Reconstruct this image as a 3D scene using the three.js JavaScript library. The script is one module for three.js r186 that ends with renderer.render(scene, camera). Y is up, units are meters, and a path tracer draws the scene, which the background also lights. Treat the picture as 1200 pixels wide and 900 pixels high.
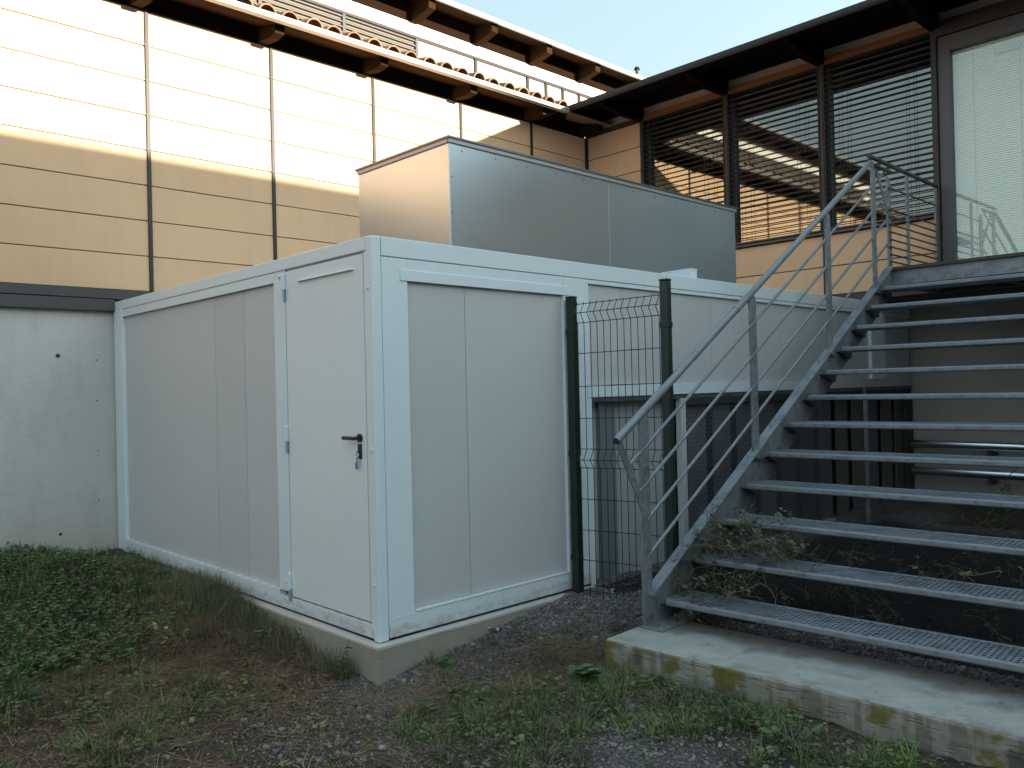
import * as THREE from 'three';
import { mergeGeometries } from 'three/addons/utils/BufferGeometryUtils.js';
import { RoundedBoxGeometry } from 'three/addons/geometries/RoundedBoxGeometry.js';

// ───────────────────────── camera, sky, sun, exposure ─────────────────────────
const scene = new THREE.Scene();
const camera = new THREE.PerspectiveCamera(49.77, 4 / 3, 0.05, 600);
camera.position.set(-2.7808, 1.4781, 4.0688);
{
  const m = new THREE.Matrix4().makeBasis(
    new THREE.Vector3(0.721684, -0.023145, 0.691836),
    new THREE.Vector3(0.013141, 0.999719, 0.019737),
    new THREE.Vector3(-0.692098, -0.005152, 0.721785));
  camera.quaternion.setFromRotationMatrix(m);
}
scene.add(camera);
const renderer = new THREE.WebGLRenderer({ antialias: true });
renderer.toneMapping = THREE.LinearToneMapping;
renderer.toneMappingExposure = 3.2;
renderer.shadowMap.enabled = true;

const SUN = new THREE.Vector3(0.215, 0.104, 1).normalize();
{
  const W = 512, H = 256, d = new Float32Array(W * H * 4);
  const mix = (a, b, t) => a + (b - a) * t, ss = (a, b, x) => { const t = Math.min(1, Math.max(0, (x - a) / (b - a))); return t * t * (3 - 2 * t); };
  const zen = [0.125, 0.19, 0.26], mid = [0.185, 0.262, 0.295], hor = [0.29, 0.305, 0.3];
  for (let j = 0; j < H; j++) for (let i = 0; i < W; i++) {
    const el = ((j + 0.5) / H - 0.5) * Math.PI, az = ((i + 0.5) / W - 0.5) * 2 * Math.PI;
    const v = [Math.cos(el) * Math.cos(az), Math.sin(el), Math.cos(el) * Math.sin(az)];
    const c = v[0] * SUN.x + v[1] * SUN.y + v[2] * SUN.z;
    const e = Math.max(0, v[1]);
    const t1 = ss(0, 0.45, e), t2 = ss(0.35, 1, e);
    const glow = Math.pow(Math.max(0, 0.5 + 0.5 * c), 3) * 1.9 + Math.pow(Math.max(0, c), 30) * 1.5;
    for (let k = 0; k < 3; k++) {
      let q = mix(mix(hor[k], mid[k], t1), zen[k], t2);
      q *= 1 + glow * [1.2, 0.96, 0.74][k];
      if (v[1] < 0) q = [0.12, 0.11, 0.1][k];
      d[(j * W + i) * 4 + k] = q;
    }
    d[(j * W + i) * 4 + 3] = 1;
  }
  const t = new THREE.DataTexture(d, W, H, THREE.RGBAFormat, THREE.FloatType);
  t.mapping = THREE.EquirectangularReflectionMapping; t.magFilter = THREE.LinearFilter; t.minFilter = THREE.LinearFilter;
  t.colorSpace = THREE.LinearSRGBColorSpace; t.needsUpdate = true;
  scene.background = t; scene.environment = t;
}
const sun = new THREE.DirectionalLight(new THREE.Color().setRGB(1, 0.87, 0.7), 5);
sun.position.copy(SUN).multiplyScalar(60); sun.target.position.set(2, 2, -2);
sun.position.add(sun.target.position);
sun.castShadow = true; sun.shadow.mapSize.set(2048, 2048);
Object.assign(sun.shadow.camera, { left: -25, right: 25, top: 20, bottom: -20, near: 1, far: 140 });
scene.add(sun, sun.target);

// ───────────────────────── helpers ─────────────────────────
let seed = 12345;
const rnd = () => { seed = (seed * 1664525 + 1013904223) >>> 0; return seed / 4294967296; };
const rr = (a, b) => a + (b - a) * rnd();
const clamp = (x, a = 0, b = 1) => Math.min(b, Math.max(a, x));
const lerp = (a, b, t) => a + (b - a) * t;
const sstep = (a, b, x) => { const t = clamp((x - a) / (b - a)); return t * t * (3 - 2 * t); };
const gauss = (x, z, cx, cz, r, s = 1) => Math.exp(-(((x - cx) ** 2 + ((z - cz) / s) ** 2) / (r * r)));
function hash2(x, y, s) { let h = (x * 374761393 + y * 668265263 + s * 974711) | 0; h = (h ^ (h >>> 13)) | 0; h = Math.imul(h, 1274126177); return ((h ^ (h >>> 16)) >>> 0) / 4294967296; }
function vnoise(x, y, s = 0, per = 0) {
  const xi = Math.floor(x), yi = Math.floor(y), fx = x - xi, fy = y - yi;
  const w = (n) => per ? ((n % per) + per) % per : n;
  const u = fx * fx * (3 - 2 * fx), v = fy * fy * (3 - 2 * fy);
  const a = hash2(w(xi), w(yi), s), b = hash2(w(xi + 1), w(yi), s), c = hash2(w(xi), w(yi + 1), s), d = hash2(w(xi + 1), w(yi + 1), s);
  return lerp(lerp(a, b, u), lerp(c, d, u), v);
}
function fbm(x, y, oct = 4, s = 0, per = 0) {
  let a = 0.5, sum = 0, n = 0;
  for (let i = 0; i < oct; i++) { sum += a * vnoise(x, y, s + i * 17, per); n += a; a *= 0.5; x *= 2; y *= 2; per *= 2; }
  return sum / n;
}
function tex(w, h, fn, { color = true, repeat = [1, 1] } = {}) {
  const d = new Uint8Array(w * h * 4);
  const enc = (v) => { v = clamp(v); return 255 * (color ? (v <= 0.0031308 ? v * 12.92 : 1.055 * Math.pow(v, 1 / 2.4) - 0.055) : v); };
  for (let j = 0; j < h; j++) for (let i = 0; i < w; i++) {
    const c = fn((i + 0.5) / w, (j + 0.5) / h), o = (j * w + i) * 4;
    d[o] = enc(c[0]); d[o + 1] = enc(c[1]); d[o + 2] = enc(c[2]); d[o + 3] = 255;
  }
  const t = new THREE.DataTexture(d, w, h, THREE.RGBAFormat);
  t.colorSpace = color ? THREE.SRGBColorSpace : THREE.NoColorSpace;
  t.wrapS = t.wrapT = THREE.RepeatWrapping; t.magFilter = THREE.LinearFilter; t.minFilter = THREE.LinearMipmapLinearFilter; t.generateMipmaps = true;
  t.repeat.set(...repeat); t.needsUpdate = true; return t;
}
const g1 = (v) => [v, v, v];
const rgb = (r, g, b) => new THREE.Color().setRGB(r, g, b);
const std = (c, o = {}) => new THREE.MeshStandardMaterial({ color: rgb(...c), roughness: 0.7, ...o });

// uv in metres from the dominant normal
function boxUV(g) {
  g = g.index ? g.toNonIndexed() : g; if (!g.attributes.normal) g.computeVertexNormals();
  const p = g.attributes.position, n = g.attributes.normal, uv = new Float32Array(p.count * 2);
  for (let i = 0; i < p.count; i++) {
    const ax = Math.abs(n.getX(i)), ay = Math.abs(n.getY(i)), az = Math.abs(n.getZ(i));
    let u, v;
    if (ay >= ax && ay >= az) { u = p.getX(i); v = p.getZ(i); } else if (ax >= az) { u = p.getZ(i); v = p.getY(i); } else { u = p.getX(i); v = p.getY(i); }
    uv[i * 2] = u; uv[i * 2 + 1] = v;
  }
  g.setAttribute('uv', new THREE.BufferAttribute(uv, 2));
  for (const k of Object.keys(g.attributes)) if (!['position', 'normal', 'uv', 'color'].includes(k)) g.deleteAttribute(k);
  return g;
}
// box from min to max corners, optional small rounding
function bx(x0, y0, z0, x1, y1, z1, r = 0) {
  const w = Math.abs(x1 - x0), h = Math.abs(y1 - y0), d = Math.abs(z1 - z0);
  const g = r > 0 ? new RoundedBoxGeometry(w, h, d, 1, Math.min(r, w / 2.01, h / 2.01, d / 2.01)) : new THREE.BoxGeometry(w, h, d);
  g.translate((x0 + x1) / 2, (y0 + y1) / 2, (z0 + z1) / 2); return boxUV(g);
}
function prismZ(pts, z0, z1) { const g = new THREE.ExtrudeGeometry(new THREE.Shape(pts.map((p) => new THREE.Vector2(...p))), { depth: z1 - z0, bevelEnabled: false }); g.translate(0, 0, z0); return boxUV(g); }
function prismX(pts, x0, x1) { const g = new THREE.ExtrudeGeometry(new THREE.Shape(pts.map(([z, y]) => new THREE.Vector2(-z, y))), { depth: x1 - x0, bevelEnabled: false }); g.rotateY(Math.PI / 2); g.translate(x0, 0, 0); return boxUV(g); }
function rod(a, b, r, sides = 8, r2 = r) {
  const A = new THREE.Vector3(...a), B = new THREE.Vector3(...b), L = A.distanceTo(B);
  const g = new THREE.CylinderGeometry(r2, r, L, sides, 1);
  g.translate(0, L / 2, 0);
  g.applyQuaternion(new THREE.Quaternion().setFromUnitVectors(new THREE.Vector3(0, 1, 0), B.clone().sub(A).normalize()));
  g.translate(...a); return strip(g);
}
function strip(g) { g = g.index ? g.toNonIndexed() : g; for (const k of Object.keys(g.attributes)) if (!['position', 'normal', 'uv', 'color'].includes(k)) g.deleteAttribute(k); return g; }
const wire = (pts, r, sides = 6) => mergeGeometries(pts.slice(1).map((p, i) => rod(pts[i], p, r, sides)));
function tube(pts, r, seg = 16, sides = 6) { return strip(new THREE.TubeGeometry(new THREE.CatmullRomCurve3(pts.map((p) => new THREE.Vector3(...p))), seg, r, sides)); }

const used = {};
const numbered = (n) => { used[n] = (used[n] || 0) + 1; return used[n] === 1 ? n : `${n}_${String(used[n] - 1).padStart(3, '0')}`; };
const inv = new Map();
function thing(name, label, category, pos = [0, 0, 0], turn = 0, group) {
  const o = new THREE.Group(); o.name = numbered(name); o.position.set(...pos); o.rotation.y = turn; scene.add(o);
  o.userData = { label, category }; if (group) o.userData.group = group;
  o.updateMatrixWorld(); inv.set(o, o.matrixWorld.clone().invert()); return o;
}
// geometry given in world metres; stored relative to the thing
function part(name, geo, mat, parent, { local = false, label, kind } = {}) {
  let g = Array.isArray(geo) ? (geo.length > 1 ? mergeGeometries(geo.map(strip)) : geo[0]) : geo;
  let root = parent; while (root && !inv.has(root) && root.parent) root = root.parent;
  if (!local && inv.has(root)) { g = g.clone(); g.applyMatrix4(inv.get(root)); }
  const m = new THREE.Mesh(g, mat); m.name = name; m.castShadow = m.receiveShadow = true;
  if (label) m.userData.label = label; if (kind) m.userData.kind = kind;
  (parent || scene).add(m); return m;
}
function struct(name, geo, mat) { const m = part(name, geo, mat, null); m.name = name; m.userData.kind = 'structure'; return m; }

// ───────────────────────── materials ─────────────────────────
const panelTex = tex(512, 512, (u, v) => { const n = 0.93 + 0.1 * fbm(u * 6, v * 6, 4, 3, 6) + 0.05 * (vnoise(u * 40, v * 8, 9, 8) - 0.5); return [n, n * 0.995, n * 0.985]; }, { repeat: [0.43, 0.43] });
const TAN = [0.62, 0.415, 0.26];
const panelMats = [1, 0.97, 1.025, 0.985].map((k, i) => std(TAN.map((v) => v * k), { roughness: 0.72, map: (() => { const t = panelTex.clone(); t.offset.set(i * 0.27, i * 0.41); return t; })() }));
const backDark = std([0.05, 0.043, 0.036], { roughness: 0.9 });
const mullionM = std([0.018, 0.016, 0.018], { roughness: 0.5 });
const steelDark = std([0.055, 0.056, 0.062], { roughness: 0.5, metalness: 0.3 });
const concTex = tex(1024, 1024, (u, v) => { const n = 0.86 + 0.2 * fbm(u * 5, v * 5, 5, 21, 5) - 0.09 * sstep(0.62, 0.75, fbm(u * 3, v * 9, 4, 33, 9)) + 0.05 * (fbm(u * 60, v * 60, 2, 5, 60) - 0.5); return [n, n, n * 0.985]; }, { repeat: [0.3, 0.3] });
const concBump = tex(512, 512, (u, v) => g1(0.5 + 0.4 * (fbm(u * 24, v * 24, 4, 7, 24) - 0.5) - 0.5 * sstep(0.8, 0.84, vnoise(u * 90, v * 90, 2, 90))), { color: false, repeat: [0.7, 0.7] });
const wallTex = tex(1536, 768, (u, v) => { // 6 m x 3 m, v = 0 at the ground
  const x = u * 6, y = v * 3 - 0.6; let c = g1(0.92 + 0.1 * fbm(u * 14, v * 7, 5, 21, 14) - 0.07 * sstep(0.55, 0.75, fbm(u * 26, v * 4, 4, 33, 26)) + 0.05 * (fbm(u * 200, v * 100, 2, 5, 200) - 0.5));
  const st = sstep(0.55, 0.1, y + 0.35 * (fbm(u * 10, v * 10, 4, 611, 10) - 0.5)) * 0.32 + 0.12 * sstep(0.5, 0.7, fbm(u * 60, v * 3, 3, 621, 60)) * sstep(1.2, 2.4, y);
  return [c[0] * (1 - 0.12 * st), c[1] * (1 - 0.26 * st), c[2] * (1 - 0.5 * st)];
}, { repeat: [1 / 6, 1 / 3] }); wallTex.offset.set(0.15, 0.2);
const concWall = std([0.5, 0.495, 0.485], { roughness: 0.88, map: wallTex, bumpMap: concBump, bumpScale: 0.003 });
const concRight = std([0.42, 0.4, 0.36], { roughness: 0.88, map: concTex, bumpMap: concBump, bumpScale: 0.003 });
const concPlinth = std([0.3, 0.275, 0.235], { roughness: 0.92, map: concTex, bumpMap: concBump, bumpScale: 0.0025 });
const woodTex = tex(512, 512, (u, v) => { const n = 0.7 + 0.5 * fbm(u * 4, v * 48, 4, 41, 4) - 0.15 * fbm(u * 3, v * 5, 3, 47, 3); return [n, n * 0.96, n * 0.9]; }, { repeat: [0.5, 0.8] });
const wood = (c) => new THREE.MeshPhysicalMaterial({ color: rgb(...c), roughness: 0.9, specularIntensity: 0.12, map: woodTex });
const woodM = [1, 0.8, 1.2].map((k) => wood([0.034 * k, 0.018 * k, 0.0085 * k]));
const woodDark = wood([0.009, 0.006, 0.006]);
const woodDark2 = wood([0.007, 0.0048, 0.005]);
const woodPlate = wood([0.016, 0.0085, 0.005]);
const zinc = std([0.36, 0.36, 0.37], { roughness: 0.45, metalness: 0.5 });
const zincDark = std([0.012, 0.011, 0.011], { roughness: 0.6 });
const tileTex = tex(256, 256, (u, v) => { const n = 0.75 + 0.5 * fbm(u * 8, v * 8, 4, 61, 8); return [n, n * 0.95, n * 0.9]; }, { repeat: [1.5, 1.5] });
const tileMats = [1, 0.85, 1.12].map((k) => std([0.25 * k, 0.15 * k, 0.09 * k], { roughness: 0.9, map: tileTex }));
const whiteWall = std([0.72, 0.68, 0.6], { roughness: 0.85 });
const louvreM = std([0.13, 0.12, 0.105], { roughness: 0.6 });
const paintTex = tex(512, 512, (u, v) => { const n = 0.955 + 0.055 * fbm(u * 3, v * 3, 4, 71, 3) - 0.01 * sstep(0.55, 0.8, fbm(u * 20, v * 2, 4, 75, 2)) - 0.02 * sstep(0.72, 0.8, fbm(u * 40, v * 40, 2, 79, 40)); return [n, n, n * 0.995]; }, { repeat: [0.5, 0.5] });
const cabinWhite = new THREE.MeshPhysicalMaterial({ color: rgb(0.7, 0.765, 0.82), roughness: 0.36, map: paintTex });
const railTex = tex(1024, 128, (u, v) => { // 4 m x 0.13 m, v = 0 at the ground
  const a = fbm(u * 60, v * 4, 4, 801, 60), b = fbm(u * 160, v * 10, 3, 811, 160), t = clamp(sstep(0.75, 0.05, v + 0.9 * (a - 0.5)) * 0.5 + sstep(0.62, 0.75, b) * 0.4 * sstep(1, 0.3, v));
  return [lerp(0.97, 0.5, t), lerp(0.97, 0.42, t), lerp(0.97, 0.33, t)];
}, { repeat: [0.25, 7.7] });
const cabinRail = new THREE.MeshPhysicalMaterial({ color: rgb(0.7, 0.765, 0.82), roughness: 0.45, map: railTex });
const cabinPanel = [1, 0.975, 1.015].map((k) => std([0.535 * k, 0.545 * k, 0.56 * k], { roughness: 0.42, map: paintTex }));
const cabinDoor = std([0.73, 0.77, 0.80], { roughness: 0.26, map: paintTex });
const slotDark = std([0.03, 0.03, 0.032], { roughness: 0.8 });
const blackPl = std([0.02, 0.02, 0.022], { roughness: 0.35 });
const hingePin = std([0.4, 0.48, 0.53], { roughness: 0.4, metalness: 0.5 });
const chrome = std([0.6, 0.6, 0.6], { roughness: 0.25, metalness: 1 });
const blueTag = std([0.06, 0.16, 0.45], { roughness: 0.4 });
const brushTex = tex(512, 512, (u, v) => g1(0.3 + 0.03 * (vnoise(u * 6, v * 220, 5, 220) - 0.5) + 0.06 * (fbm(u * 3, v * 3, 4, 8, 3) - 0.5)), { color: false, repeat: [0.4, 0.4] });
const steelTex = tex(512, 512, (u, v) => { const n = 0.96 + 0.06 * fbm(u * 4, v * 4, 5, 91, 4) + 0.015 * (vnoise(u * 4, v * 160, 3, 160) - 0.5); return [n, n, n]; }, { repeat: [0.45, 0.45] });
const sheetSteel = std([0.43, 0.5, 0.575], { roughness: 1, roughnessMap: brushTex, metalness: 0.92, map: steelTex });
const sheetTrim = std([0.16, 0.16, 0.17], { roughness: 0.4, metalness: 0.8 });
const galvTex = tex(512, 512, (u, v) => { const n = 0.6 + 0.5 * fbm(u * 9, v * 9, 4, 101, 9) + 0.3 * (vnoise(u * 34, v * 34, 6, 34) - 0.5) - 0.25 * sstep(0.66, 0.8, fbm(u * 16, v * 16, 3, 131, 16)); return [n * 0.98, n, n * 1.02]; }, { repeat: [1.1, 1.1] });
const galvRough = tex(256, 256, (u, v) => g1(0.42 + 0.25 * fbm(u * 12, v * 12, 3, 13, 12)), { color: false, repeat: [1.3, 1.3] });
const galv = std([0.25, 0.272, 0.292], { roughness: 1, roughnessMap: galvRough, metalness: 0.45, map: galvTex });
const galvDark = std([0.15, 0.16, 0.17], { roughness: 1, roughnessMap: galvRough, metalness: 0.4, map: galvTex });
const treadHoles = tex(512, 512, (u, v) => { // rows of round perforations, alternate rows offset
  const row = Math.floor(v * 16), x = u * 12 + (row % 2) * 0.5, fx = (x - Math.floor(x) - 0.5), fy = (v * 16 - row - 0.5) * 0.75;
  return g1(Math.hypot(fx * 1.0, fy * 1.3) < 0.27 ? 0 : 1);
}, { color: false, repeat: [2.2, 2.2] });
const treadPlate = std([0.22, 0.24, 0.26], { roughness: 1, roughnessMap: galvRough, metalness: 0.4, map: galvTex, alphaMap: treadHoles, alphaTest: 0.5 });
const shadedRail = std([0.035, 0.035, 0.04], { roughness: 0.4, metalness: 0.4 });  // near-black colour holds the shade of landing rails seen from below
const fenceGreen = std([0.006, 0.019, 0.013], { roughness: 0.42 });
const wireM = std([0.008, 0.02, 0.015], { roughness: 0.5 });
const solarGlass = new THREE.MeshStandardMaterial({ color: rgb(0.21, 0.225, 0.215), metalness: 1, roughness: 0.03 });
const doorGlass = new THREE.MeshPhysicalMaterial({ color: rgb(0.93, 0.97, 0.95), transmission: 1, thickness: 0, roughness: 0.02, ior: 1.9 });
const slatBrown = std([0.1, 0.094, 0.09], { roughness: 0.42, metalness: 0.4 });
const orangeWood = std([0.2, 0.075, 0.025], { roughness: 0.5, map: woodTex });
const innerBlind = std([0.82, 0.86, 0.83], { roughness: 0.6 });
const frameGrey = std([0.075, 0.078, 0.085], { roughness: 0.45, metalness: 0.3 });
const interior = std([0.1, 0.09, 0.08], { roughness: 0.9 });
const greySlat = std([0.28, 0.28, 0.3], { roughness: 0.6, metalness: 0.1 }), darkSlat = std([0.1, 0.096, 0.09], { roughness: 0.7 });
const pipeM = std([0.9, 0.93, 0.98], { roughness: 0.2, metalness: 1 });

// ───────────────────────── ground ─────────────────────────
function groundH(x, z) {
  let h = -0.21;
  h += 0.2 * sstep(-0.25, -2.6, z) * sstep(0.9, 0.2, x) + 0.13 * sstep(-0.25, -1.0, x) * sstep(-2.4, -3.9, z);
  h += 0.14 * sstep(0.05, 1.7, x) * sstep(1.0, 0.0, z);
  h += 0.05 * sstep(-0.4, 0.9, x);
  h += 0.07 * gauss(x, z, -0.55, -3.2, 0.35) + 0.04 * gauss(x, z, -1.1, -2.9, 0.6);
  h += 0.04 * gauss(x, z, -0.18, -1.75, 0.4);
  h -= 0.05 * gauss(x, z, -0.12, 0.12, 0.22);
  h += 0.13 * sstep(1.5, 1.75, x) * sstep(0.2, 0.6, z);      // gravel fill under the stairs
  h += 0.05 * (fbm(x * 1.6, z * 1.6, 3, 201) - 0.5) + 0.03 * (fbm(x * 7, z * 7, 3, 211) - 0.5);
  return h;
}
function masks(x, z) {
  const n = fbm(x * 2.2, z * 2.2, 4, 301), n2 = fbm(x * 5, z * 5, 3, 311), n3 = fbm(x * 9, z * 9, 3, 317);
  const jit = 0.45 + 1.1 * n2;
  const lush = clamp((1.25 * gauss(x, z, -1.5, -3.3, 1.05, 1.15) + 0.9 * gauss(x, z, -1.5, -1.9, 0.6) + 0.2 * gauss(x, z, -0.85, -2.4, 0.35) + 0.5 * gauss(x, z, -0.45, -4.1, 0.2) + 0.7 * gauss(x, z, -2.0, -1.0, 0.35)) * jit);
  const green = clamp((0.95 * gauss(x, z, 0.1, 0.85, 0.33) + 0.55 * gauss(x, z, -0.1, 1.3, 0.3) + 0.9 * gauss(x, z, 0.62, 1.25, 0.3) + 1.0 * gauss(x, z, 0.72, 1.75, 0.34, 1.3) + 0.9 * gauss(x, z, 0.8, 2.3, 0.34, 1.4) + 0.6 * gauss(x, z, 0.25, 0.2, 0.14) + 0.55 * gauss(x, z, -0.9, -0.55, 0.4) + 0.5 * gauss(x, z, 0.95, 0.5, 0.25) + 0.5 * gauss(x, z, -1.4, -0.2, 0.4) + 0.3 * gauss(x, z, -0.5, 0.5, 0.5)) * (0.1 + 1.8 * n2 * n2 * 2));
  const tall = clamp(1.3 * gauss(x, z, -0.17, -1.75, 0.24, 2.2) + 0.8 * gauss(x, z, -0.12, -1.0, 0.16, 2) + 0.6 * gauss(x, z, -0.1, -0.3, 0.12, 1.5));
  const dry = clamp((1.5 * gauss(x, z, -0.4, -2.9, 0.55) + 0.95 * gauss(x, z, -0.6, -1.6, 0.6) + 0.5 * gauss(x, z, -0.9, -0.9, 0.6) + 0.7 * gauss(x, z, 0.95, 0.72, 0.3) + 0.3 * gauss(x, z, 0.3, 0.6, 0.5)) * (0.5 + n));
  const gravel = clamp((1.1 * gauss(x, z, 0.3, 0.1, 0.5, 0.7) + 1.2 * gauss(x, z, 1.0, 0.25, 0.7, 0.6) + 1.2 * gauss(x, z, 1.5, 0.3, 0.6) + 0.6 * gauss(x, z, 0.15, 1.9, 0.4) + 0.3 * gauss(x, z, -0.3, 0.75, 0.5) + 0.75 * gauss(x, z, 0.4, 1.5, 0.22) + 0.2 * gauss(x, z, -0.9, 0.4, 0.5) + 1.2 * sstep(1.6, 1.75, x)) * (0.55 + 0.9 * n));
  const soil = clamp(1.1 * gauss(x, z, -0.5, -0.45, 0.42) + 0.6 * gauss(x, z, -1.4, -0.7, 0.5));
  return { lush, green, tall, dry, gravel, soil, n, n2, n3 };
}
{
  const coords = (fine0, fine1, step) => {
    const a = []; let s = step; let v = fine1;
    for (v = fine0; v < fine1; v += step) a.push(v);
    const hi = [fine1], lo = []; s = step; v = fine1;
    while (v < 150) { s *= 1.35; v += s; hi.push(v); }
    s = step; v = fine0; while (v > -150) { s *= 1.35; v -= s; lo.unshift(v); }
    return [...lo, ...a, ...hi];
  };
  const xs = coords(-3.2, 3.2, 0.025), zs = coords(-4.6, 3.6, 0.025);
  const P = new Float32Array(xs.length * zs.length * 3), U = new Float32Array(xs.length * zs.length * 2), I = [];
  for (let j = 0; j < zs.length; j++) for (let i = 0; i < xs.length; i++) {
    const o = j * xs.length + i; P[o * 3] = xs[i]; P[o * 3 + 1] = groundH(xs[i], zs[j]); P[o * 3 + 2] = zs[j];
    U[o * 2] = (xs[i] + 4) / 8; U[o * 2 + 1] = (zs[j] + 4.6) / 8.4;
    if (i && j) { const a = o, b = o - 1, c = o - xs.length, d = c - 1; I.push(d, b, c, c, b, a); }
  }
  const g = new THREE.BufferGeometry();
  g.setAttribute('position', new THREE.BufferAttribute(P, 3)); g.setAttribute('uv', new THREE.BufferAttribute(U, 2)); g.setIndex(I); g.computeVertexNormals();
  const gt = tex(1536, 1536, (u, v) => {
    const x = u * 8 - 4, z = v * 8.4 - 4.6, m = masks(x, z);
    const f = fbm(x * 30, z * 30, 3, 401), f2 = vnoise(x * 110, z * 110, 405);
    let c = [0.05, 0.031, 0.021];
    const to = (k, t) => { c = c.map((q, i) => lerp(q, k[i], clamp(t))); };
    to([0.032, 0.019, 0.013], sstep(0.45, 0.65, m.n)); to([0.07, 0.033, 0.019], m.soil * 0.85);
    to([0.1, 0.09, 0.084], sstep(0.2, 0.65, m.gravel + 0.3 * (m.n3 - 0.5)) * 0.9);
    to([0.07, 0.05, 0.028], m.dry * 0.7); to([0.03, 0.042, 0.015], Math.max(m.lush, m.green) * 0.8); to([0.05, 0.05, 0.025], m.tall * 0.6); to([0.011, 0.01, 0.009], sstep(1.75, 2.3, x) * sstep(0.2, 0.6, z));  // last step paints the deep shade under the stairs into the ground colour
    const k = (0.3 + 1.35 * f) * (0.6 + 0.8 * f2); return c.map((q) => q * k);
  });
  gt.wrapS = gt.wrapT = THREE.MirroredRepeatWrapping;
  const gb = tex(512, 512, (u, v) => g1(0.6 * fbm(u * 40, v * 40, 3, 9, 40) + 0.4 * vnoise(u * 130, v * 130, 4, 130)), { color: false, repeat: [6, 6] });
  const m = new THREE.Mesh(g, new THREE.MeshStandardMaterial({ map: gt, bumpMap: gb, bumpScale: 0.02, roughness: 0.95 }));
  m.name = 'ground'; m.userData.kind = 'structure'; m.receiveShadow = m.castShadow = true; scene.add(m);
}

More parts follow.
